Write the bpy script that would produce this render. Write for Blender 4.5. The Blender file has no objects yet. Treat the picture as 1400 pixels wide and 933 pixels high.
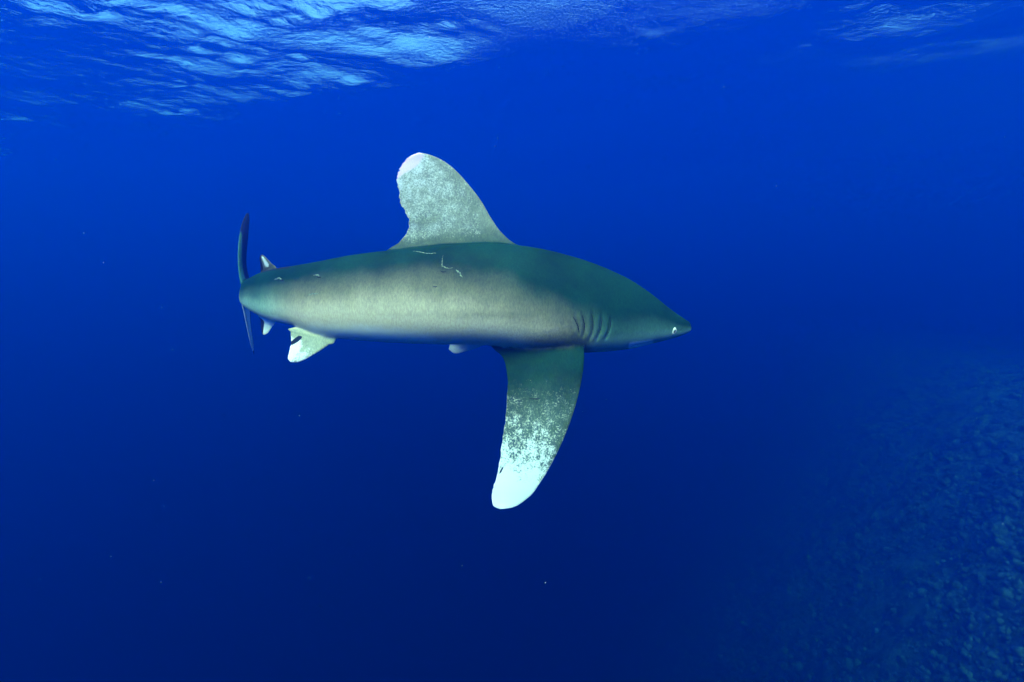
import bpy, bmesh, math, random
import numpy as np
from mathutils import Vector, kdtree

random.seed(7)
rng = np.random.default_rng(7)
scene = bpy.context.scene
col = scene.collection

# ------------------------------------------------------------------ camera
F = 620.0                 # focal length in photo pixels (photo is 1400 x 933)
HORIZON = 400.0           # photo row of the eye level
cam_data = bpy.data.cameras.new('camera')
cam_data.sensor_width = 36.0
cam_data.lens = 36.0 * F / 1400.0
cam_data.shift_y = -(466.5 - HORIZON) / 1400.0
cam_data.clip_start = 0.02
cam_data.clip_end = 1000.0
cam = bpy.data.objects.new('camera', cam_data)
cam.rotation_euler = (math.radians(90), 0, 0)
col.objects.link(cam)
scene.camera = cam

# ------------------------------------------------------------------ sky, sun, exposure
SUN_EL, SUN_AZ = 45.0, 196.0      # azimuth clockwise from +Y: behind the camera, a bit left
world = bpy.data.worlds.new('World')
scene.world = world
world.use_nodes = True
wn = world.node_tree.nodes
wl = world.node_tree.links
bg = wn['Background']
sky = wn.new('ShaderNodeTexSky')
sky.sky_type = 'NISHITA'
sky.sun_disc = False
sky.dust_density = 2.0
sky.ozone_density = 0.5
sky.sun_elevation = math.radians(SUN_EL)
sky.sun_rotation = math.radians(SUN_AZ)
wl.new(sky.outputs[0], bg.inputs[0])
bg.inputs[1].default_value = 0.15

sun_data = bpy.data.lights.new('sun', 'SUN')
sun_data.energy = 5.0
sun_data.angle = math.radians(40)     # sunlight spread by the rough surface
sun_data.color = (1.0, 0.73, 0.50)
sun = bpy.data.objects.new('sun', sun_data)
az, el = math.radians(SUN_AZ), math.radians(SUN_EL)
sdir = Vector((math.sin(az) * math.cos(el), math.cos(az) * math.cos(el), math.sin(el)))
sun.rotation_euler = sdir.to_track_quat('Z', 'Y').to_euler()
sun.location = (0, 0, 40)
col.objects.link(sun)

scene.view_settings.view_transform = 'Standard'
scene.view_settings.look = 'None'
scene.view_settings.exposure = 2.8
scene.view_settings.gamma = 1.0
scene.view_settings.use_curve_mapping = False
scene.render.dither_intensity = 1.0
scene.render.engine = 'CYCLES'
cy = scene.cycles
cy.use_denoising = True
cy.max_bounces = 8
cy.volume_bounces = 1
cy.transparent_max_bounces = 12
cy.diffuse_bounces = 3
cy.glossy_bounces = 3
cy.sample_clamp_indirect = 6.0

SURF_Z = 6.3              # the camera floats six metres under the surface
FLOOR_Z = -70.0

# ------------------------------------------------------------------ helpers
def P(px, py, Y):
    """photo pixel + distance in front of the camera -> point"""
    return np.array(((px - 700.0) / F * Y, Y, -(py - HORIZON) / F * Y))

def tag(o, label=None, cat=None, group=None, kind=None):
    if label: o['label'] = label
    if cat: o['category'] = cat
    if group: o['group'] = group
    if kind: o['kind'] = kind
    return o

def mesh_obj(name, verts, faces, mat=None, parent=None, smooth=True):
    me = bpy.data.meshes.new(name)
    me.from_pydata([tuple(map(float, v)) for v in verts], [], faces)
    me.update()
    if smooth:
        me.polygons.foreach_set('use_smooth', [True] * len(me.polygons))
    o = bpy.data.objects.new(name, me)
    if mat: me.materials.append(mat)
    if parent: o.parent = parent
    col.objects.link(o)
    return o

def grid_mesh(name, V, nx, ny, mat):
    """V: (ny*nx,3) array, fast grid"""
    me = bpy.data.meshes.new(name)
    i = np.arange(ny - 1)[:, None] * nx + np.arange(nx - 1)[None, :]
    i = i.ravel()
    q = np.stack([i, i + 1, i + nx + 1, i + nx], 1).astype(np.int32)
    me.vertices.add(len(V)); me.vertices.foreach_set('co', V.astype(np.float32).ravel())
    me.loops.add(q.size); me.loops.foreach_set('vertex_index', q.ravel())
    me.polygons.add(len(q))
    me.polygons.foreach_set('loop_start', np.arange(0, q.size, 4, dtype=np.int32))
    me.polygons.foreach_set('use_smooth', np.ones(len(q), dtype=bool))
    me.update(calc_edges=True)
    me.materials.append(mat)
    o = bpy.data.objects.new(name, me)
    col.objects.link(o)
    return o

def axis(a, b, fine, lo, hi, grow):
    """coordinates: even 'fine' steps in [a,b], growing steps out to lo / hi"""
    c = list(np.arange(a, b + fine * .5, fine))
    s, x = fine, c[-1]
    while x < hi:
        s *= grow; x += s; c.append(min(x, hi))
    s, x = fine, c[0]
    while x > lo:
        s *= grow; x -= s; c.insert(0, max(x, lo))
    return np.array(c)

_perm = rng.random((257, 257))
def vnoise(x, y):
    xi = np.floor(x).astype(int); yi = np.floor(y).astype(int)
    fx = x - xi; fy = y - yi
    fx = fx * fx * (3 - 2 * fx); fy = fy * fy * (3 - 2 * fy)
    a = _perm[xi % 256, yi % 256]; b = _perm[(xi + 1) % 256, yi % 256]
    c = _perm[xi % 256, (yi + 1) % 256]; d = _perm[(xi + 1) % 256, (yi + 1) % 256]
    return (a + (b - a) * fx) * (1 - fy) + (c + (d - c) * fx) * fy

def fbm(x, y, n=4):
    r, a = 0, 0.5
    for k in range(n):
        r = r + a * vnoise(x * 2 ** k + 17.3 * k, y * 2 ** k + 5.1 * k); a *= 0.5
    return r

def smooth01(x): 
    x = np.clip(x, 0, 1); return x * x * (3 - 2 * x)

# ------------------------------------------------------------------ materials
def mat(name):
    m = bpy.data.materials.new(name); m.use_nodes = True
    nt = m.node_tree
    return m, nt.nodes, nt.links, nt.nodes['Principled BSDF']

def noise(n, l, scale, detail=4, rough=.55, vec=None, dist=0):
    t = n.new('ShaderNodeTexNoise')
    t.inputs['Scale'].default_value = scale
    t.inputs['Detail'].default_value = detail
    t.inputs['Roughness'].default_value = rough
    t.inputs['Distortion'].default_value = dist
    if vec: l.new(vec, t.inputs['Vector'])
    return t.outputs['Fac']

def math_(n, l, op, a, b=None, c=None, clamp=False):
    t = n.new('ShaderNodeMath'); t.operation = op; t.use_clamp = clamp
    for k, v in enumerate((a, b, c)):
        if v is None: continue
        if isinstance(v, (int, float)): t.inputs[k].default_value = v
        else: l.new(v, t.inputs[k])
    return t.outputs[0]

def mrange(n, l, v, a, b, c=0., d=1.):
    t = n.new('ShaderNodeMapRange'); t.interpolation_type = 'SMOOTHSTEP'
    l.new(v, t.inputs[0])
    for k, x in zip((1, 2, 3, 4), (a, b, c, d)): t.inputs[k].default_value = x
    return t.outputs[0]

def mix(n, l, f, a, b):
    t = n.new('ShaderNodeMix'); t.data_type = 'RGBA'
    if isinstance(f, (int, float)): t.inputs[0].default_value = f
    else: l.new(f, t.inputs[0])
    for k, v in ((6, a), (7, b)):
        if isinstance(v, tuple): t.inputs[k].default_value = (*v, 1)
        else: l.new(v, t.inputs[k])
    return t.outputs[2]

def attr(n, name):
    t = n.new('ShaderNodeAttribute'); t.attribute_name = name
    return t.outputs['Fac']

# ---- sea surface seen from below: Fresnel between mirror (deep water) and see-through (sky)
def make_surface_mat():
    m, n, l, b = mat('sea_surface'); n.remove(b)
    out = n['Material Output']
    geo = n.new('ShaderNodeNewGeometry')
    mp = n.new('ShaderNodeMapping'); mp.inputs['Rotation'].default_value[2] = math.radians(-40)
    mp.inputs['Scale'].default_value = (1, 2.2, 1)
    l.new(geo.outputs['Position'], mp.inputs['Vector'])
    h1 = noise(n, l, 2.6, 4, .6, mp.outputs[0], .4)
    bump = n.new('ShaderNodeBump'); bump.inputs['Strength'].default_value = .6
    bump.inputs['Distance'].default_value = .12
    l.new(math_(n, l, 'MULTIPLY', h1, attr(n, 'chop')), bump.inputs['Height'])
    b2 = n.new('ShaderNodeBump'); b2.inputs['Strength'].default_value = 1.0   # capillary ripples
    b2.inputs['Distance'].default_value = .013
    l.new(noise(n, l, 22, 2, .5, geo.outputs['Position']), b2.inputs['Height'])
    l.new(bump.outputs[0], b2.inputs['Normal'])
    bump = b2
    fr = n.new('ShaderNodeFresnel'); fr.inputs['IOR'].default_value = 1.333
    l.new(bump.outputs[0], fr.inputs['Normal'])
    tr = n.new('ShaderNodeBsdfTransparent'); tr.inputs[0].default_value = (.97, .99, 1, 1)
    gl = n.new('ShaderNodeBsdfGlossy'); gl.inputs['Roughness'].default_value = .03
    gl.inputs['Color'].default_value = (.95, .97, 1, 1)
    l.new(bump.outputs[0], gl.inputs['Normal'])
    mx = n.new('ShaderNodeMixShader')
    l.new(fr.outputs[0], mx.inputs[0]); l.new(tr.outputs[0], mx.inputs[1]); l.new(gl.outputs[0], mx.inputs[2])
    l.new(mx.outputs[0], out.inputs['Surface'])
    return m

def make_water_mat():
    m, n, l, b = mat('sea_water'); n.remove(b)
    v = n.new('ShaderNodeVolumePrincipled')
    v.inputs['Color'].default_value = (0.0000, 0.0533, 0.5600, 1)
    v.inputs['Density'].default_value = 0.15
    v.inputs['Anisotropy'].default_value = 0.55
    v.inputs['Absorption Color'].default_value = (0.0044, 0.2430, 0.3673, 1)
    l.new(v.outputs[0], n['Material Output'].inputs['Volume'])
    return m

def make_seabed_mat():
    m, n, l, b = mat('reef_rock')
    geo = n.new('ShaderNodeNewGeometry')
    a = noise(n, l, 1.3, 6, .65, geo.outputs['Position'])
    c = mix(n, l, mrange(n, l, a, .38, .66), (.04, .035, .04), (.32, .28, .34))
    a2 = noise(n, l, 5.5, 5, .7, geo.outputs['Position'])
    c = mix(n, l, mrange(n, l, a2, .45, .7), c, (.38, .34, .40))
    l.new(c, b.inputs['Base Color']); b.inputs['Roughness'].default_value = .9
    b.inputs['Specular IOR Level'].default_value = .1
    return m

def make_rubble_mat():
    m, n, l, b = mat('coral_rubble')
    geo = n.new('ShaderNodeNewGeometry')
    a = noise(n, l, 2.2, 5, .7, geo.outputs['Position'])
    c = mix(n, l, mrange(n, l, a, .36, .64), (.06, .055, .06), (.42, .37, .44))
    l.new(c, b.inputs['Base Color']); b.inputs['Roughness'].default_value = .9
    b.inputs['Specular IOR Level'].default_value = .1
    return m

def make_skin_mat():
    m, n, l, b = mat('shark_skin')
    tc = n.new('ShaderNodeTexCoord'); o = tc.outputs['Object']
    back, white, dark, pink = attr(n, 'back'), attr(n, 'white'), attr(n, 'dark'), attr(n, 'pink')
    bold = attr(n, 'bold')
    # countershading: pale belly -> bronze flank -> dark olive back, with blotchy borders
    mp = n.new('ShaderNodeMapping'); mp.inputs['Scale'].default_value = (1, 1, .45); l.new(o, mp.inputs[0])
    big = noise(n, l, 3.2, 4, .55, o)
    mid = noise(n, l, 14, 5, .6, mp.outputs[0])
    bk = math_(n, l, 'ADD', back, math_(n, l, 'MULTIPLY', math_(n, l, 'SUBTRACT', big, .5), .22))
    bk = math_(n, l, 'ADD', bk, math_(n, l, 'MULTIPLY', math_(n, l, 'SUBTRACT', mid, .5), .10))
    cool = attr(n, 'cool')          # head and tail stock are greener than the bronze flank
    flank = mix(n, l, cool, (.64, .53, .36), (.22, .46, .36))
    upper = mix(n, l, cool, (.25, .22, .14), (.05, .17, .12))
    c = mix(n, l, mrange(n, l, bk, .02, .22), (.86, .84, .72), flank)
    c = mix(n, l, mrange(n, l, bk, .26, .60), c, upper)
    c = mix(n, l, mrange(n, l, bk, .42, .84), c, mix(n, l, mrange(n, l, noise(n, l, 2.1, 5, .6, o), .35, .65), (.003, .022, .012), (.006, .044, .024)))
    # denticle grain
    mp2 = n.new('ShaderNodeMapping'); mp2.inputs['Scale'].default_value = (1, 1, .35)
    mp2.inputs['Rotation'].default_value[1] = math.radians(20); l.new(o, mp2.inputs[0])
    grain = noise(n, l, 130, 3, .7, mp2.outputs[0])
    gb = n.new('ShaderNodeMix'); gb.data_type = 'RGBA'; gb.blend_type = 'OVERLAY'
    gb.inputs[0].default_value = .55
    l.new(c, gb.inputs[6]); 
    cr = n.new('ShaderNodeCombineColor')
    g2 = mrange(n, l, grain, .25, .75, .3, .7)
    for k in range(3): l.new(g2, cr.inputs[k])
    l.new(cr.outputs[0], gb.inputs[7]); c = gb.outputs[2]
    # mottled white fin tips
    sp = noise(n, l, 120, 5, .75, o, .3)
    sp2 = noise(n, l, 24, 4, .6, o)
    spk = math_(n, l, 'ADD', math_(n, l, 'MULTIPLY', sp, .65), math_(n, l, 'MULTIPLY', sp2, .35))
    # soft speckle: threshold slides with 'white'
    th = math_(n, l, 'SUBTRACT', math_(n, l, 'ADD', spk, math_(n, l, 'MULTIPLY', white, .62)), .80)
    soft = mrange(n, l, th, -.10, .17)
    hard = mrange(n, l, th, -.02, .06)
    wm = math_(n, l, 'ADD', math_(n, l, 'MULTIPLY', soft, math_(n, l, 'SUBTRACT', 1.0, bold)), math_(n, l, 'MULTIPLY', hard, bold))
    c = mix(n, l, wm, c, (.86, .88, .84))
    c = mix(n, l, mrange(n, l, math_(n, l, 'ADD', pink, math_(n, l, 'MULTIPLY', math_(n, l, 'SUBTRACT', sp2, .5), .35)), .44, .56), c, (.97, .70, .80))
    # black markings
    dth = math_(n, l, 'ADD', dark, math_(n, l, 'MULTIPLY', math_(n, l, 'SUBTRACT', spk, .5), .9))
    c = mix(n, l, mrange(n, l, dth, .42, .58), c, (.012, .016, .017))
    l.new(c, b.inputs['Base Color'])
    b.inputs['Roughness'].default_value = .62
    b.inputs['Specular IOR Level'].default_value = .06
    bp = n.new('ShaderNodeBump'); bp.inputs['Strength'].default_value = .25; bp.inputs['Distance'].default_value = .004
    l.new(grain, bp.inputs['Height']); l.new(bp.outputs[0], b.inputs['Normal'])
    return m

def plain_mat(name, c, rough=.6, spec=.2, scale=60, var=.3):
    m, n, l, b = mat(name)
    tc = n.new('ShaderNodeTexCoord')
    a = noise(n, l, scale, 4, .6, tc.outputs['Object'])
    c2 = tuple(x * (1 - var) for x in c)
    l.new(mix(n, l, mrange(n, l, a, .35, .65), c2, c), b.inputs['Base Color'])
    b.inputs['Roughness'].default_value = rough; b.inputs['Specular IOR Level'].default_value = spec
    return m

M_SURF, M_WATER, M_BED, M_RUBBLE, M_SKIN = (make_surface_mat(), make_water_mat(), make_seabed_mat(),
                                            make_rubble_mat(), make_skin_mat())

# ------------------------------------------------------------------ sea surface
def make_surface():
    xs = axis(-28, 20, .09, -158, 158, 1.07)
    ys = axis(6.5, 30, .08, -158, 158, 1.07)
    X, Y = np.meshgrid(xs, ys)
    sx = np.gradient(xs)[None, :]; sy = np.gradient(ys)[:, None]
    loc = np.maximum(sx, sy) + 0 * X
    Z = np.zeros_like(X)
    r = np.random.default_rng(11)
    def wave(azd, lam, slope, ph, amp=1.0, sharp=0):
        a = math.radians(azd); k = 2 * math.pi / lam
        p = k * (X * math.sin(a) + Y * math.cos(a)) + ph
        fade = np.clip((lam / loc - 3) / 4, 0, 1)
        s = np.sin(p)
        if sharp: s = 1 - 2 * np.abs(np.sin(p / 2)) ** sharp
        return amp * slope / k * s * fade, p
    # long swell
    for k in range(5):
        lam = 3.0 * 1.5 ** k * r.uniform(.9, 1.1)
        Z += wave(20 + r.normal(0, 14), lam, .035, r.uniform(0, 6.28))[0]
    # wind chop: a rough patch to the left, calm in the middle, a few ruffles to the right
    gust = fbm(X * .15 + 3.1, Y * .15 + 8.2, 3)
    left = smooth01((-X + .5) / 3.0) * smooth01((14.5 - .44 * X - Y + 2.5 * (fbm(X * .35, Y * .35, 3) - .45)) / 7.0) * (1 + .25 * smooth01((-X - 8) / 8))
    right = smooth01((X - 6.0) / 2.0) * smooth01((13.5 - Y) / 2.5)
    patch = (.10 + 1.15 * left + .33 * right) * (.55 + .9 * smooth01((gust - .28) / .35))
    env = 0
    for k in range(11):
        lam = r.uniform(1.1, 3.2)
        w, p = wave(r.normal(10, 18), lam, .10, r.uniform(0, 6.28), patch)
        Z += w
        if k < 4: env = env + np.cos(p)
    env = smooth01((env + 1.5) / 3.5)
    for k in range(14):
        lam = r.uniform(.34, .9)
        Z += wave(r.normal(10, 26), lam, .13, r.uniform(0, 6.28), patch * (.3 + env))[0]
    CH = patch.ravel()
    V = np.stack([X, Y, Z + SURF_Z], -1).reshape(-1, 3)
    o = grid_mesh('water_surface', V, len(xs), len(ys), M_SURF)
    at = o.data.attributes.new('chop', 'FLOAT', 'POINT'); at.data.foreach_set('value', CH.astype(np.float32))
    tag(o, 'rippled underside of the sea surface with bright cyan glints', 'sea surface', kind='structure')
make_surface()

# ------------------------------------------------------------------ reef slope / seabed
def seabed_z(X, Y, detail=True):
    z = -19.6 + 1.25 * X - .55 * Y
    z = z + 3.0 * (fbm(X * .11 + 2, Y * .11 + 9, 3) - .45)
    # soft limits: reef flat near the surface, abyssal floor
    top, bot = -4.5, FLOOR_Z + 3
    z = top - np.log1p(np.exp(np.clip((top - z) * .5, -40, 400))) / .5
    z = bot + np.log1p(np.exp(np.clip((z - bot) * .25, -40, 400))) / .25
    if detail:
        z = z + 1.1 * (fbm(X * .7, Y * .7, 5) - .45)
        z = z + .30 * np.abs(fbm(X * 2.6 + 5, Y * 2.6 + 1, 3) - .45)
    return z

def make_seabed():
    xs = axis(7, 36, .13, -158, 158, 1.09)
    ys = axis(5, 36, .15, -158, 158, 1.09)
    X, Y = np.meshgrid(xs, ys)
    V = np.stack([X, Y, seabed_z(X, Y)], -1).reshape(-1, 3)
    o = grid_mesh('seabed', V, len(xs), len(ys), M_BED)
    tag(o, 'dim blue rubble-covered reef slope dropping away into the deep', 'seabed', kind='structure')
make_seabed()

def make_rubble():
    bm = bmesh.new(); bmesh.ops.create_icosphere(bm, subdivisions=1, radius=1)
    base = np.array([v.co[:] for v in bm.verts]); fac = np.array([[v.index for v in f.verts] for f in bm.faces]); bm.free()
    N = 42000
    r = np.random.default_rng(5)
    x = r.uniform(7, 36, N); y = r.uniform(5, 36, N)
    z = seabed_z(x, y)
    keep = (z < 4.0) & (fbm(x * .5 + 4, y * .5, 3) + r.normal(0, .09, N) > .43)
    x, y, z = x[keep], y[keep], z[keep]; n = len(x)
    s = np.exp(r.normal(math.log(.075), .45, n))
    V = base[None] * (1 + r.uniform(-.38, .38, (n, len(base), 1)))
    V = V * s[:, None, None] * r.uniform(.6, 1.35, (n, 1, 3))
    V = V + np.stack([x, y, z + s * .25], -1)[:, None, :]
    Fc = fac[None] + (np.arange(n) * len(base))[:, None, None]
    V = V.reshape(-1, 3); Fc = Fc.reshape(-1, 3)
    me = bpy.data.meshes.new('coral_rubble')
    me.vertices.add(len(V)); me.vertices.foreach_set('co', V.astype(np.float32).ravel())
    me.loops.add(Fc.size); me.loops.foreach_set('vertex_index', Fc.astype(np.int32).ravel())
    me.polygons.add(len(Fc)); me.polygons.foreach_set('loop_start', np.arange(0, Fc.size, 3, dtype=np.int32))
    me.polygons.foreach_set('use_smooth', np.ones(len(Fc), dtype=bool))
    me.update(calc_edges=True); me.materials.append(M_RUBBLE)
    o = bpy.data.objects.new('coral_rubble', me); col.objects.link(o)
    tag(o, 'mottled pale coral rubble strewn over the dim reef slope', 'coral rubble', kind='stuff')
make_rubble()

# ------------------------------------------------------------------ shark
SH = bpy.data.objects.new('shark', None)
SH.location = tuple(P(600, 470, 2.56)); SH.empty_display_size = .2
col.objects.link(SH)
tag(SH, 'large bronze grey shark with mottled white fin tips swimming in open blue water', 'shark')
ORG = np.array(SH.location)

def cr_interp(ts, pts, t):
    """monotone-ish cubic (Catmull-Rom, non uniform) through pts at ts"""
    ts = np.asarray(ts, float); pts = np.asarray(pts, float)
    if pts.ndim == 1: pts = pts[:, None]
    m = np.gradient(pts, ts, axis=0)
    t = np.clip(np.asarray(t, float), ts[0], ts[-1])
    i = np.clip(np.searchsorted(ts, t, side='right') - 1, 0, len(ts) - 2)
    h = ts[i + 1] - ts[i]; u = ((t - ts[i]) / h)[:, None]; h = h[:, None]
    return ((2*u**3 - 3*u**2 + 1) * pts[i] + (u**3 - 2*u**2 + u) * h * m[i]
            + (-2*u**3 + 3*u**2) * pts[i+1] + (u**3 - u**2) * h * m[i+1])

# outline of the body: photo column, distance, top row, bottom row, half width (m)
BODY = [
    (945.0, 2.800, 447.0, 449.0, .003),
    (942.0, 2.797, 441.5, 452.8, .022),
    (936.0, 2.790, 437.0, 456.0, .038),
    (925.0, 2.777, 430.0, 460.0, .060),
    (912.0, 2.764, 421.0, 463.5, .082),
    (887.0, 2.735, 401.5, 469.5, .114),
    (861.0, 2.706, 384.0, 475.5, .140),
    (835.0, 2.678, 371.0, 479.0, .160),
    (804.0, 2.648, 358.5, 481.0, .178),
    (768.0, 2.620, 347.5, 481.0, .192),
    (728.0, 2.595, 338.7, 478.0, .202),
    (690.0, 2.578, 334.0, 473.0, .206),
    (650.0, 2.566, 333.5, 470.5, .204),
    (605.0, 2.560, 336.0, 470.0, .197),
    (555.0, 2.562, 340.5, 468.5, .184),
    (510.0, 2.575, 345.5, 466.0, .168),
    (475.0, 2.597, 350.5, 463.0, .151),
    (445.0, 2.632, 356.5, 458.0, .134),
    (420.0, 2.680, 361.0, 449.0, .117),
    (398.0, 2.742, 364.5, 443.5, .098),
    (380.0, 2.810, 367.0, 439.5, .084),
    (363.0, 2.900, 371.5, 433.0, .070),
    (350.5, 3.000, 376.5, 427.0, .058),
    (343.0, 3.100, 380.5, 422.5, .050),
    (338.5, 3.200, 383.0, 419.0, .043),
    (336.0, 3.300, 384.5, 417.0, .036),
    (336.0, 3.380, 386.0, 415.5, .020),
    (336.2, 3.420, 392.0, 409.0, .004),
]
B = np.array(BODY)
B[:, 4] *= 1.10
ctr = np.array([P(b[0], (b[2] + b[3]) / 2, b[1]) for b in BODY])
hh = np.array([(b[3] - b[2]) / 2 / F * b[1] for b in BODY])
arc = np.concatenate([[0], np.cumsum(np.linalg.norm(np.diff(ctr[:, :2], axis=0), axis=1))])
NR = 96
# ring spacing: fine at the gills
s_of_x = lambda px: np.interp(-px, -B[:, 0], arc)
s_list = [0.0]
ga, gb_ = s_of_x(862), s_of_x(772)
while s_list[-1] < arc[-1]:
    s = s_list[-1]
    step = .0032 if ga < s < gb_ else (.004 if s < .06 else .011)
    s_list.append(min(s + step, arc[-1]))
S = np.array(s_list)
C = cr_interp(arc, ctr, S); H = np.maximum(cr_interp(arc, hh, S)[:, 0], .002)
W = np.maximum(cr_interp(arc, B[:, 4], S)[:, 0], .003)
PX = 700 + C[:, 0] / C[:, 1] * F
T = np.gradient(C, S, axis=0); T[:, 2] = 0; T /= np.linalg.norm(T, axis=1)[:, None]
SIDE = np.stack([T[:, 1], -T[:, 0], 0 * T[:, 0]], 1)   # horizontal; away from the camera side is checked below
flip = np.sign((SIDE * np.array([0, -1, 0])).sum(1)[len(S) // 3])
SIDE = SIDE * flip                                       # points to the near (right) flank

# gill slits: list of (px top, py top, px bottom, py bottom)
GILLS = [(782.0, 431.0, 792.0, 459.0), (795.0, 428.5, 797.5, 461.0), (809.0, 428.0, 807.0, 464.5),
         (822.0, 431.0, 816.0, 464.5), (834.5, 435.0, 827.5, 463.5)]

rings = []
u_back = []          # 0 belly .. 1 back
ang = np.linspace(0, 2 * math.pi, NR, endpoint=False)
def body_ring(i):
    # super-ellipse, a little fuller on the lower flank, flat under the snout
    ca, sa = np.cos(ang), np.sin(ang)
    head = smooth01((0.42 - S[i]) / .36)
    e = .74 - .02 * head
    y = np.sign(ca) * np.abs(ca) ** e
    z = np.sign(sa) * np.abs(sa) ** (1.0 - .06 * head)
    y = y * (1 - .20 * sa * (1 - head) - .16 * head * sa)
    return y, z
pts = np.zeros((len(S), NR, 3)); bk = np.zeros((len(S), NR))
for i in range(len(S)):
    y, z = body_ring(i)
    p = C[i] + SIDE[i] * (y * W[i])[:, None] + np.array([0, 0, 1.0]) * (z * H[i])[:, None]
    pts[i] = p
    bk[i] = (z + 1) / 2
# push the gill grooves and a pectoral fold into the near flank and mirror them to the far one
pxs = 700 + pts[..., 0] / pts[..., 1] * F
pys = HORIZON - pts[..., 2] / pts[..., 1] * F
for side in (0, 1):
    near = np.cos(ang)[None, :] * (1 if side == 0 else -1) > .12
    pz = pys if side == 0 else pys
    pxx = pxs if side == 0 else np.repeat(PX[:, None], NR, 1)
    for (x0, y0, x1, y1) in GILLS:
        t = (pz - y0) / (y1 - y0)
        bow = 2.6 * np.sin(np.pi * np.clip(t, 0, 1))
        xc = x0 + (x1 - x0) * t + bow
        d = pxx - xc
        prof = np.exp(-(d / 1.7) ** 2) * .0100 - .0050 * np.exp(-((d + 5.2) / 3.2) ** 2)
        amt = prof * smooth01((t + .06) / .22) * smooth01((1.06 - t) / .22) * near
        sgn = 1 if side == 0 else -1
        pts -= (SIDE[:, None, :] * sgn) * amt[..., None]
# shallow brow / snout crease and mouth corner groove
for sgn in (1, -1):
    near = np.cos(ang)[None, :] * sgn > .1
    t = (pxs - 858) / (900 - 858)
    yc = 474.5 - 8.0 * np.clip(t, 0, 1)
    amt = .006 * np.exp(-((pys - yc) / 1.6) ** 2) * smooth01((t + .1) / .2) * smooth01((1.1 - t) / .2) * near
    pts -= SIDE[:, None, :] * sgn * amt[..., None]

bv = pts.reshape(-1, 3)
bf = []
for i in range(len(S) - 1):
    for j in range(NR):
        k = (j + 1) % NR
        bf.append((i * NR + j, (i + 1) * NR + j, (i + 1) * NR + k, i * NR + k))
nose = len(bv); bv = np.vstack([bv, C[0] - T[0] * .002, C[-1] + T[-1] * .002])
for j in range(NR):
    k = (j + 1) % NR
    bf.append((nose, j, k)); bf.append((nose + 1, (len(S) - 1) * NR + k, (len(S) - 1) * NR + j))

# attributes (albedo controls): back, white, dark, pink, bold
def blank(n): return {k: np.zeros(n) for k in ('back', 'white', 'dark', 'pink', 'bold', 'cool')}
ab = blank(len(bv))
# the dark cape rides higher toward the tail and comes low on the head and gill area
bpx = np.append(pxs.reshape(-1), [945, 336]); bpy_ = np.append(pys.reshape(-1), [448, 400])
bb = np.append(bk.reshape(-1), [.5, .5])
cape = np.interp(bpx, [330, 380, 440, 520, 600, 680, 740, 790, 850, 900, 945],
                 [.10, .03, -.02, -.03, .02, .09, .17, .28, .30, .24, .22])
ab['back'] = bb + cape
# the fin root is as dark as the fin
root = smooth01((bpx - 690) / 50) * smooth01((815 - bpx) / 30) * smooth01((bpy_ - 446) / 30) * np.append((np.repeat(np.cos(ang)[None, :], len(S), 0) > 0).reshape(-1), [0, 0])
ab['back'] = ab['back'] + .34 * root
# faint darker stripe along the flank
ab['back'] = ab['back'] + .07 * np.exp(-((bpy_ - 432) / 6.0) ** 2) * smooth01((bpx - 460) / 40) * smooth01((740 - bpx) / 40)
ab['cool'] = np.maximum(smooth01((bpx - 775) / 55) * .9, .75 * smooth01((410 - bpx) / 60))
# pale jaw patch
jaw = smooth01((bpx - 856) / 6) * smooth01((900 - bpx) / 10) * smooth01((bpy_ - (466 - (bpx - 858) * .125)) / 5)
ab['white'] = .85 * jaw; ab['bold'] = .3 * jaw
# black blotches along the ridge before the tail
rid = smooth01((400 - bpx) / 6) * smooth01((bpx - 352) / 8) * smooth01((bb - .93) / .05)
rid2 = smooth01((560 - bpx) / 10) * smooth01((bpx - 400) / 8) * smooth01((bb - .985) / .012) * .45
ab['dark'] = np.maximum(rid * 1.1, rid2)

def make_mesh(name, v, f):
    me = bpy.data.meshes.new(name); me.from_pydata([tuple(map(float, x)) for x in v], [], f); me.update()
    bm = bmesh.new(); bm.from_mesh(me)
    bmesh.ops.recalc_face_normals(bm, faces=bm.faces); bm.to_mesh(me); bm.free()
    return me

pieces = []          # (verts, faces, attrs)
pieces.append((bv, bf, ab))

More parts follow.
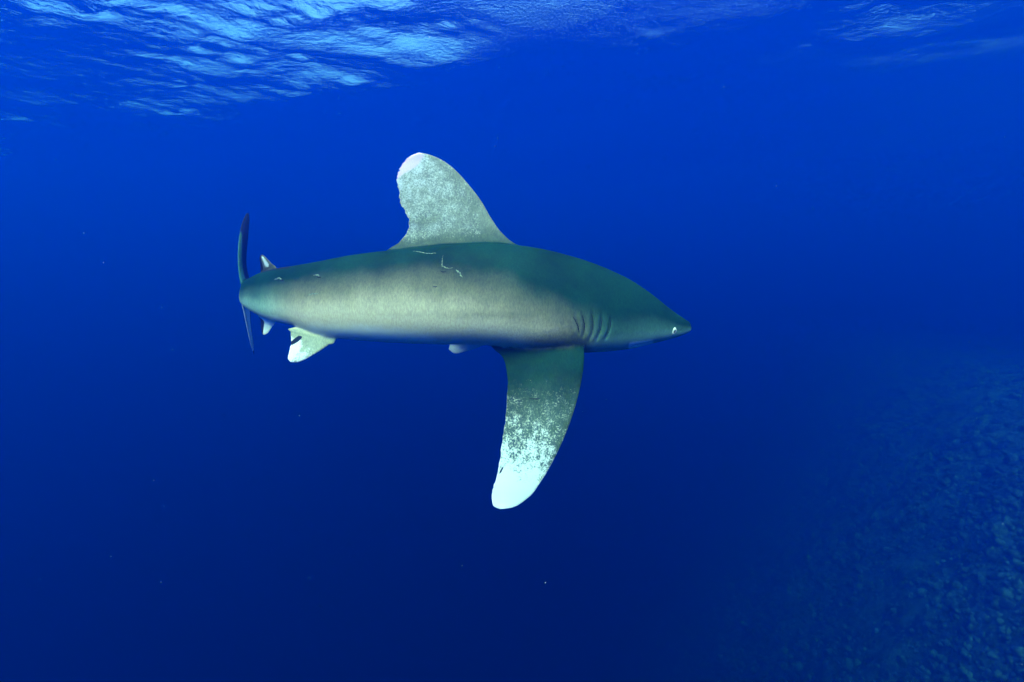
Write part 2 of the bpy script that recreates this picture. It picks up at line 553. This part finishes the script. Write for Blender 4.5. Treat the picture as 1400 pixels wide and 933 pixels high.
def fin(lead, trail, th0, th1, col_fn, nt=60, nc=26, ragged=0.0, seed=1, flare=1.6, flare_len=.12):
    """lead / trail: lists of (t, px, py, Y) from root (t=0) to apex (t=1). Airfoil loft."""
    t = 1 - (1 - np.linspace(0, 1, nt)) ** 1.35
    Lp = cr_interp([a[0] for a in lead], [P(*a[1:]) for a in lead], t)
    Tp = cr_interp([a[0] for a in trail], [P(*a[1:]) for a in trail], t)
    r = np.random.default_rng(seed)
    if ragged:
        jit = r.normal(0, 1, nt); jit = np.convolve(jit, [.2, .6, .2], 'same')
        d = Lp - Tp; d /= np.linalg.norm(d, axis=1)[:, None] + 1e-9
        Tp = Tp + d * (jit * ragged * smooth01((t - .15) / .1) * smooth01((.97 - t) / .05))[:, None]
    mid = (Lp + Tp) / 2
    span = np.gradient(mid, axis=0)
    chord = Lp - Tp
    nrm = np.cross(chord, span); nrm /= np.linalg.norm(nrm, axis=1)[:, None] + 1e-12
    # keep the normals steady near the apex
    for i in range(1, nt):
        if np.dot(nrm[i], nrm[i - 1]) < 0: nrm[i] *= -1
    ke = int(nt * .9)
    nrm[ke:] = nrm[ke]
    u = (1 - np.cos(np.linspace(0, math.pi, nc))) / 2     # 0 trailing .. 1 leading
    # airfoil half thickness: blunt leading edge, sharp trailing edge
    a = 1 - u
    foil = 1.9 * (np.sqrt(a) * .75 - .28 * a - .47 * a ** 2)
    foil = np.clip(foil / foil.max(), 0, 1)
    th = th0 + (th1 - th0) * t ** .8
    th = th * (1 + (flare - 1) * (1 - smooth01(t / flare_len)))
    cl = np.linalg.norm(chord, axis=1)
    th = np.minimum(th, cl * .2 + .0006)
    v, at = [], blank(nt * (2 * nc - 2))
    k = 0
    for i in range(nt):
        for side in (1, -1):
            rngc = range(nc) if side == 1 else range(nc - 2, 0, -1)
            for j in rngc:
                q = Tp[i] + chord[i] * u[j] + nrm[i] * side * (foil[j] * th[i] * .5 + .0004)
                v.append(q)
                px = 700 + q[0] / q[1] * F; py = HORIZON - q[2] / q[1] * F
                for key, val in col_fn(t[i], u[j], px, py, side).items(): at[key][k] = val
                k += 1
    n = 2 * nc - 2; f = []
    for i in range(nt - 1):
        for j in range(n):
            m = (j + 1) % n
            f.append((i * n + j, i * n + m, (i + 1) * n + m, (i + 1) * n + j))
    f.append(tuple(range(n))); f.append(tuple((nt - 1) * n + j for j in reversed(range(n))))
    pieces.append((np.array(v), f, at))

ss = lambda a, b, x: float(smooth01((x - a) / (b - a)))
# --- first dorsal fin
YD = 2.566
fin([(0, 690, 362, YD), (.05, 716, 343, YD), (.10, 707, 334.5, YD), (.135, 698, 329.5, YD), (.18, 689, 321.5, YD), (.32, 673, 301, YD - .01), (.48, 657, 274, YD - .02),
     (.62, 640, 252, YD - .03), (.75, 621, 231.5, YD - .04), (.87, 602, 218, YD - .05), (.95, 586, 211.5, YD - .055), (1, 573, 208.8, YD - .06)],
    [(0, 590, 362, YD), (.05, 566, 344, YD), (.10, 530, 344.2, YD), (.18, 545, 332.5, YD), (.26, 555.5, 319, YD), (.34, 559, 305, YD - .01), (.44, 554, 290, YD - .015),
     (.54, 548, 277, YD - .02), (.64, 545, 262, YD - .03), (.74, 543.2, 247, YD - .04), (.84, 546, 234, YD - .045), (.92, 552, 222.5, YD - .05), (.97, 562, 213, YD - .058), (1, 573, 208.8, YD - .06)],
    .050, .012,
    lambda t, u, px, py, sd: dict(cool=.4, back=.72 - .26 * ss(.06, .3, t), white=ss(.06, .26, t) * (.36 + .14 * ss(.3, .9, t)) * (1 - .3 * ss(.7, 1, u)) + .08 * (1 - u) * ss(.1, .2, t),
                                  pink=.95 * ss(.70, 1.06, t + .25 * (.5 - u)) , bold=.1, dark=.62 * ss(.13, .09, t) * ss(.2, .02, u)),
    nt=90, nc=34, ragged=.0055, seed=3, flare=2.2, flare_len=.22)
# --- near pectoral fin
fin([(0, 788, 440, 2.60), (.05, 794, 458, 2.54), (.10, 798, 473, 2.49), (.20, 798.2, 498, 2.45), (.34, 792.5, 533, 2.42), (.52, 779, 579, 2.39),
     (.70, 759, 625, 2.36), (.83, 738.5, 660, 2.34), (.92, 721, 681.5, 2.325), (.97, 701, 694, 2.31), (1, 684, 696.5, 2.30)],
    [(0, 705, 440, 2.62), (.04, 688, 456, 2.56), (.08, 671, 469, 2.52), (.15, 687, 488, 2.49), (.22, 693.3, 509, 2.46), (.33, 693.6, 536, 2.43), (.46, 692, 567, 2.41),
     (.58, 688, 596, 2.385), (.70, 683.5, 625, 2.36), (.82, 678.8, 654, 2.335), (.90, 673.8, 672, 2.32), (.95, 673.0, 685, 2.31), (.985, 677, 693.6, 2.302), (1, 684, 696.5, 2.30)],
    .058, .010,
    lambda t, u, px, py, sd: dict(back=.84 - .20 * ss(.15, .5, t), white=float(np.interp(t + .06 * (.5 - u), [.2, .36, .54, .72, .82, .92], [.10, .32, .44, .56, .72, 1.0])) * (1 - .15 * ss(.85, 1, u)),
                                  bold=.75 * ss(.35, .6, t), cool=.55),
    nt=100, nc=36, ragged=.003, seed=5, flare=1.9, flare_len=.14)
# --- far pectoral fin, spread away on the other side
fin([(0, 776, 440, 2.66), (.08, 790, 456, 2.74), (.25, 745, 461, 2.90), (.45, 700, 465, 3.04), (.65, 664, 471.2, 3.15), (.78, 655, 474.5, 3.18), (.9, 639, 480, 3.26), (.97, 620, 483, 3.33), (1, 613.5, 477.5, 3.36)],
    [(0, 700, 440, 2.66), (.08, 690, 452, 2.72), (.25, 680, 455, 2.84), (.45, 662, 457, 2.95), (.65, 645, 460, 3.07), (.82, 628, 464, 3.2), (.93, 616, 470, 3.31), (1, 613.5, 477.5, 3.36)],
    .055, .010, lambda t, u, px, py, sd: dict(back=.05, white=ss(.2, .5, t) * 1.4, bold=.5), nt=50, nc=24, seed=6)
# --- near pelvic fin
fin([(0, 462, 440, 2.60), (.12, 460, 463, 2.535), (.35, 448, 472.5, 2.515), (.6, 433, 482.5, 2.50), (.8, 415, 492.5, 2.49), (.93, 404, 496, 2.485), (1, 397, 495, 2.48)],
    [(0, 424, 436, 2.68), (.1, 418, 445.5, 2.63), (.14, 399, 448, 2.60), (.25, 397.6, 454, 2.58), (.5, 398.4, 467, 2.55), (.75, 395.5, 482, 2.51), (.92, 394, 491, 2.485), (1, 397, 495, 2.48)],
    .040, .008,
    lambda t, u, px, py, sd: dict(cool=.35, back=.40, white=ss(.18, .8, t) * .55 + .42 * ss(.55, .2, u) * ss(.2, .45, t), bold=.85,
                                  dark=.75 * 1.5 * math.exp(-(((px - 404 - (466 - py) * 1.1) / 5.5) ** 2 + ((py - 465) / 8.0) ** 2)) + .40 * ss(.25, .5, t) * ss(.98, .6, u) * ss(.35, .5, u)),
    nt=50, nc=26, seed=7, ragged=.0015)
# --- far pelvic fin
fin([(0, 462, 432, 2.72), (.15, 455, 445, 2.80), (.5, 430, 446, 2.93), (.85, 405, 441, 3.02), (1, 398, 439, 3.03)],
    [(0, 424, 432, 2.78), (.12, 412, 438, 2.86), (.5, 402, 438, 2.93), (.85, 396, 438, 3.0), (1, 398, 439, 3.03)],
    .035, .008, lambda t, u, px, py, sd: dict(back=.1, white=ss(.3, .7, t), bold=.5), nt=36, nc=20, seed=8)
# --- second dorsal fin
fin([(0, 384, 380, 2.83), (.15, 379, 368, 2.845), (.45, 371, 360.5, 2.87), (.75, 363.5, 352.5, 2.895), (.93, 359, 348.8, 2.92), (1, 357, 348.5, 2.93)],
    [(0, 366, 384, 2.93), (.12, 361, 377, 2.96), (.2, 355.8, 378.5, 3.03), (.45, 356.6, 371, 2.99), (.7, 355.6, 360, 2.97), (.9, 355.2, 351.5, 2.945), (1, 357, 348.5, 2.93)],
    .022, .006,
    lambda t, u, px, py, sd: dict(back=.66, white=.75 * math.exp(-(((u - .72) / .22) ** 2)) * ss(.2, .5, t) * ss(1.0, .8, t), bold=.6, dark=.95 * ss(.45, .25, u) * ss(.32, .5, t) + .8 * ss(.85, .97, t)),
    nt=40, nc=22, seed=9, flare=1.6, flare_len=.3)
# --- anal fin
fin([(0, 385, 425, 2.83), (.15, 378, 438.5, 2.845), (.5, 371.5, 447.5, 2.87), (.85, 365, 456.5, 2.90), (1, 361.5, 458.3, 2.92)],
    [(0, 364, 420, 2.93), (.12, 358, 427, 2.98), (.22, 353, 428.5, 3.04), (.5, 356, 438.5, 2.99), (.8, 357, 450, 2.95), (.94, 358.8, 456.5, 2.93), (1, 361.5, 458.3, 2.92)],
    .020, .006,
    lambda t, u, px, py, sd: dict(back=.02, white=.5, bold=.3, dark=.95 * ss(.55, .32, u) * ss(.25, .45, t)),
    nt=40, nc=22, seed=10, flare=1.6, flare_len=.3)
# --- caudal fin: upper and lower lobe, seen nearly edge-on as the tail swings away
fin([(0, 334, 404, 3.24), (.1, 330.5, 392, 3.27), (.3, 326.3, 368, 3.37), (.55, 326, 335, 3.53), (.8, 331, 305, 3.71), (.94, 336.5, 293, 3.82), (1, 339, 291, 3.86)],
    [(0, 338, 404, 3.40), (.1, 341.5, 388, 3.43), (.2, 340, 378, 3.50), (.35, 337, 362, 3.58), (.5, 337.3, 343, 3.63), (.68, 339.6, 322, 3.71), (.85, 340.8, 303, 3.80), (.95, 340.6, 294, 3.85), (1, 339, 291, 3.86)],
    .030, .008,
    lambda t, u, px, py, sd: dict(back=.62, white=.30 * ss(.15, .4, t) * ss(.3, .8, u) * ss(.8, .6, t), bold=.5, cool=1, dark=1.1 * ss(.85, .5, u) * ss(.08, .25, t) + .8 * ss(.5, .8, t)),
    nt=60, nc=24, seed=11, ragged=.002, flare=1.3)
fin([(0, 334, 396, 3.24), (.12, 331, 410, 3.27), (.35, 333.8, 428, 3.32), (.6, 338, 448, 3.39), (.85, 343.6, 474, 3.50), (1, 347.4, 485, 3.57)],
    [(0, 338, 396, 3.40), (.12, 342, 414, 3.42), (.35, 342.4, 428, 3.44), (.6, 343.2, 447, 3.47), (.85, 346.8, 472, 3.53), (1, 347.4, 485, 3.57)],
    .026, .007,
    lambda t, u, px, py, sd: dict(back=.05, white=.55, bold=.2, dark=.75 * ss(.35, .15, u) + .8 * ss(.88, .97, t)),
    nt=50, nc=22, seed=12, flare=1.3)

# --- weld everything into one closed skin (exact union)
tmp = []
for i, (v, f, a) in enumerate(pieces):
    me = make_mesh('piece', v - ORG, f)
    o = bpy.data.objects.new('piece', me); col.objects.link(o); tmp.append(o)
base = tmp[0]
for o in tmp[1:]:
    md = base.modifiers.new('u', 'BOOLEAN'); md.operation = 'UNION'; md.solver = 'EXACT'; md.object = o
    md.use_self = False
dg = bpy.context.evaluated_depsgraph_get()
skin = bpy.data.meshes.new_from_object(base.evaluated_get(dg))
for o in tmp:
    m_ = o.data; bpy.data.objects.remove(o); bpy.data.meshes.remove(m_)
skin.name = 'body'
# attribute transfer + fillet at the seams
allv = np.vstack([p[0] for p in pieces]) - ORG
owner = np.concatenate([np.full(len(p[0]), i) for i, p in enumerate(pieces)])
alla = {k: np.concatenate([p[2][k] for p in pieces]) for k in ab}
kd = kdtree.KDTree(len(allv))
for i, v in enumerate(allv): kd.insert(v, i)
kd.balance()
bm = bmesh.new(); bm.from_mesh(skin)
bmesh.ops.remove_doubles(bm, verts=bm.verts, dist=.0002)
bm.verts.ensure_lookup_table(); bm.verts.index_update()
near = [kd.find(v.co) for v in bm.verts]
idx = np.array([n[1] for n in near])
own = owner[idx]
# seam vertices: faces whose corners belong to different pieces
seam = set()
for f in bm.faces:
    os_ = {own[v.index] for v in f.verts}
    if len(os_) > 1: seam.update(v.index for v in f.verts)
skd = kdtree.KDTree(max(1, len(seam)))
for k in seam: skd.insert(bm.verts[k].co, k)
skd.balance()
zone = {}
for v in bm.verts:
    d = skd.find(v.co)[2]
    if d < .035: zone[v.index] = 1 - d / .035
vals = {k: alla[k][idx].copy() for k in ab}
zv = [bm.verts[k] for k in zone]
nb = {v.index: [e.other_vert(v).index for e in v.link_edges] for v in zv}
for it in range(10):
    new = {}
    for v in zv:
        a = sum((e.other_vert(v).co for e in v.link_edges), Vector()) / len(v.link_edges)
        new[v.index] = v.co.lerp(a, .5 * zone[v.index])
    for v in zv: v.co = new[v.index]
for it in range(6):
    for k in vals:
        old = vals[k].copy()
        for i_, ns in nb.items(): vals[k][i_] = old[i_] * .5 + .5 * np.mean(old[ns])
bm.to_mesh(skin); bm.free()
for k in ab:
    at = skin.attributes.new(k, 'FLOAT', 'POINT'); at.data.foreach_set('value', vals[k].astype(np.float32))
skin.polygons.foreach_set('use_smooth', [True] * len(skin.polygons))
skin.materials.clear(); skin.materials.append(M_SKIN); skin.update()
body = bpy.data.objects.new('body', skin); col.objects.link(body); body.parent = SH
print('SKIN', len(skin.vertices), len(skin.polygons), 'seam', len(seam))

# --- surface lookup on the body for small marks: photo pixel -> point and normal on the skin
from mathutils.bvhtree import BVHTree
bvh = BVHTree.FromPolygons([v.co[:] for v in skin.vertices], [tuple(p.vertices) for p in skin.polygons])
def on_skin(px, py):
    d = Vector(P(px, py, 1.0)).normalized()
    h = bvh.ray_cast(Vector(-ORG), d)
    if h[0] is None: return None
    nn = h[1]
    if nn.dot(d) > 0: nn = -nn
    return h[0], nn

def ribbon(name, path, width, m, lift=.0012, parent=SH, nseg=5):
    """a thin raised strip lying on the skin along photo pixels, lens shaped"""
    pts_ = []
    for k in range(len(path) - 1):
        for q in range(nseg):
            u = q / nseg
            pts_.append([path[k][0] + (path[k+1][0] - path[k][0]) * u, path[k][1] + (path[k+1][1] - path[k][1]) * u])
    pts_.append(list(path[-1]))
    if name == 'scar': pts_ = [[a + random.uniform(-.7, .7), b_ + random.uniform(-.7, .7)] for a, b_ in pts_]
    hs = [on_skin(*p) for p in pts_]
    hs = [h for h in hs if h]
    n = len(hs)
    if n < 3: return None
    v, f = [], []
    for k, (p, nn) in enumerate(hs):
        t = (hs[min(k + 1, n - 1)][0] - hs[max(k - 1, 0)][0]).normalized()
        s = nn.cross(t).normalized()
        w = width * .5 * (.25 + .75 * math.sin(math.pi * (k + .35) / (n - .3))) * (.85 + .3 * random.random())
        v += [p - s * w - nn * .001, p - s * w * .5 + nn * lift, p + s * w * .5 + nn * lift, p + s * w - nn * .001]
        if k:
            a = (k - 1) * 4; b_ = k * 4
            for j in range(3): f.append((a + j, a + j + 1, b_ + j + 1, b_ + j))
    f.append((0, 1, 2, 3)); f.append(tuple(reversed(range((n - 1) * 4, n * 4))))
    return mesh_obj(name, v, f, m, parent)

M_SLIT = plain_mat('slit_shade', (.012, .018, .018), .6, .1)  # painted shade for the gill grooves; also colours mouth and nostril
M_SCAR = plain_mat('scar_tissue', (.26, .33, .28), .7, .2, 90, .75)
M_DARKSCAR = plain_mat('dark_wound', (.012, .014, .014), .5, .2)
M_EYE = plain_mat('eye_white', (.80, .80, .74), .25, .5)
M_IRIS = plain_mat('eye_iris', (.30, .33, .27), .25, .5)
M_PUPIL = plain_mat('eye_pupil', (.01, .01, .01), .15, .6)

for (x0, y0, x1, y1) in GILLS:
    path = []
    for k in range(6):
        t = .08 + .84 * k / 5
        path.append((x0 + (x1 - x0) * t + 2.6 * math.sin(math.pi * t), y0 + (y1 - y0) * t))
    o = ribbon('gill_slit', path, .0105, M_SLIT, .0006)  # dark strip laid in the groove to stand in for its shade

# eye: pale ring round a dark upright pupil, set in the side of the snout
def disc_dome(name, c, nn, up, rx, ry, h, m, parent, rings_=6, seg=28, tilt=0.0):
    rt = up.cross(nn).normalized(); up2 = nn.cross(rt).normalized()
    ct, st = math.cos(tilt), math.sin(tilt)
    a_, b_ = rt * ct + up2 * st, up2 * ct - rt * st
    v = [c + nn * h]; f = []
    for r_ in range(1, rings_ + 1):
        q = r_ / rings_
        for k in range(seg):
            a = 2 * math.pi * k / seg
            v.append(c + a_ * (math.cos(a) * rx * q) + b_ * (math.sin(a) * ry * q) + nn * (h * math.sqrt(max(0, 1 - q * q)) - .001 * (q == 1)))
    for k in range(seg): f.append((0, 1 + k, 1 + (k + 1) % seg))
    for r_ in range(rings_ - 1):
        for k in range(seg):
            a = 1 + r_ * seg + k; b2 = 1 + r_ * seg + (k + 1) % seg
            f.append((a, a + seg, b2 + seg, b2))
    return mesh_obj(name, v, f, m, parent)
eh = on_skin(921.5, 453.0)
if eh:
    c, nn = eh
    nn = (nn * .5 + Vector((.1, -1, -.05))).normalized()
    up = Vector((0, 0, 1))
    eye = disc_dome('eye', c - nn * .002, nn, up, .0175, .0235, .009, M_EYE, SH, tilt=-.35)
    ir = disc_dome('iris', c + nn * .0030, nn, up, .0095, .0140, .0052, M_IRIS, eye, tilt=-.35)
    disc_dome('pupil', c + nn * .0062, nn, up, .0042, .0095, .0032, M_PUPIL, eye, tilt=-.35)

# mouth line under the snout
ribbon('mouth', [(860, 475), (868, 471.5), (880, 469), (890, 466.8), (897, 465)], .006, M_SLIT, .0006)
# nostril
ribbon('nostril', [(929.5, 452.5), (931.5, 450.5), (933, 449)], .004, M_SLIT, .0008)
# scars and bite marks on the flank
ribbon('scar', [(606, 350), (604, 357), (605, 364), (609, 366), (614, 367), (619, 366)], .007, M_SCAR, .0012)
ribbon('scar', [(624, 369), (628, 373), (632, 379)], .012, M_SCAR, .0014)
ribbon('scar', [(564, 343), (580, 346), (596, 347)], .006, M_SCAR, .0012)
ribbon('scar', [(376, 382), (381, 381), (385, 382)], .013, M_SCAR, .0030)
ribbon('scar', [(429, 377), (433, 376.5), (437, 378)], .011, M_SCAR, .0025)
ribbon('scar', [(421, 405), (427, 402), (436, 401)], .008, M_SCAR, .0014)
ribbon('scar', [(361, 408), (363, 406), (364, 405)], .007, M_SCAR, .0014)
ribbon('wound', [(602, 370.5), (606, 372), (610, 371.5)], .010, M_DARKSCAR, .0018)
ribbon('wound', [(384, 384), (386, 383.5), (388, 383)], .010, M_DARKSCAR, .0022)
ribbon('wound', [(433, 379), (436, 379.5), (439, 379)], .009, M_DARKSCAR, .0022)
ribbon('wound', [(723, 545.2), (731, 545.6), (736, 545.6), (739, 545.4)], .006, M_DARKSCAR, .0014)
ribbon('wound', [(592, 392), (595, 392.4), (598, 392)], .006, M_DARKSCAR, .0014)
ribbon('wound', [(683, 648), (685.5, 643), (688, 638.5)], .013, M_DARKSCAR, .0014)

# ------------------------------------------------------------------ drifting specks
M_SPECK = plain_mat('drifting_speck', (.6, .65, .6), .8, .1)
def make_specks():
    bm = bmesh.new(); bmesh.ops.create_icosphere(bm, subdivisions=1, radius=1)
    base_ = np.array([v.co[:] for v in bm.verts]); fac = [[v.index for v in f.verts] for f in bm.faces]; bm.free()
    r = np.random.default_rng(21); V, Fs = [], []
    for k in range(110):
        Y = r.uniform(1.6, 7)
        p = P(r.uniform(-200, 1600), r.uniform(-100, 1000), Y)
        s = r.uniform(.0009, .0019)
        n0 = len(V); V += list(base_ * (1 + r.uniform(-.4, .4, (len(base_), 1))) * s + p)
        Fs += [[i + n0 for i in f] for f in fac]
    o = mesh_obj('drifting_specks', V, Fs, M_SPECK)
    tag(o, 'tiny pale specks drifting in the blue water around the shark', 'specks', kind='stuff')
make_specks()

# ------------------------------------------------------------------ the water itself
def make_haze():
    x0, x1, y0, y1, z0, z1 = -160, 160, -160, 160, FLOOR_Z - 1.5, SURF_Z + 1.5
    v = [(x, y, z) for z in (z0, z1) for y in (y0, y1) for x in (x0, x1)]
    f = [(0, 2, 3, 1), (4, 5, 7, 6), (0, 1, 5, 4), (2, 6, 7, 3), (0, 4, 6, 2), (1, 3, 7, 5)]
    o = mesh_obj('haze', v, f, M_WATER, smooth=False)
    tag(o, 'clear deep blue sea water filling the whole scene', 'water', kind='stuff')
make_haze()
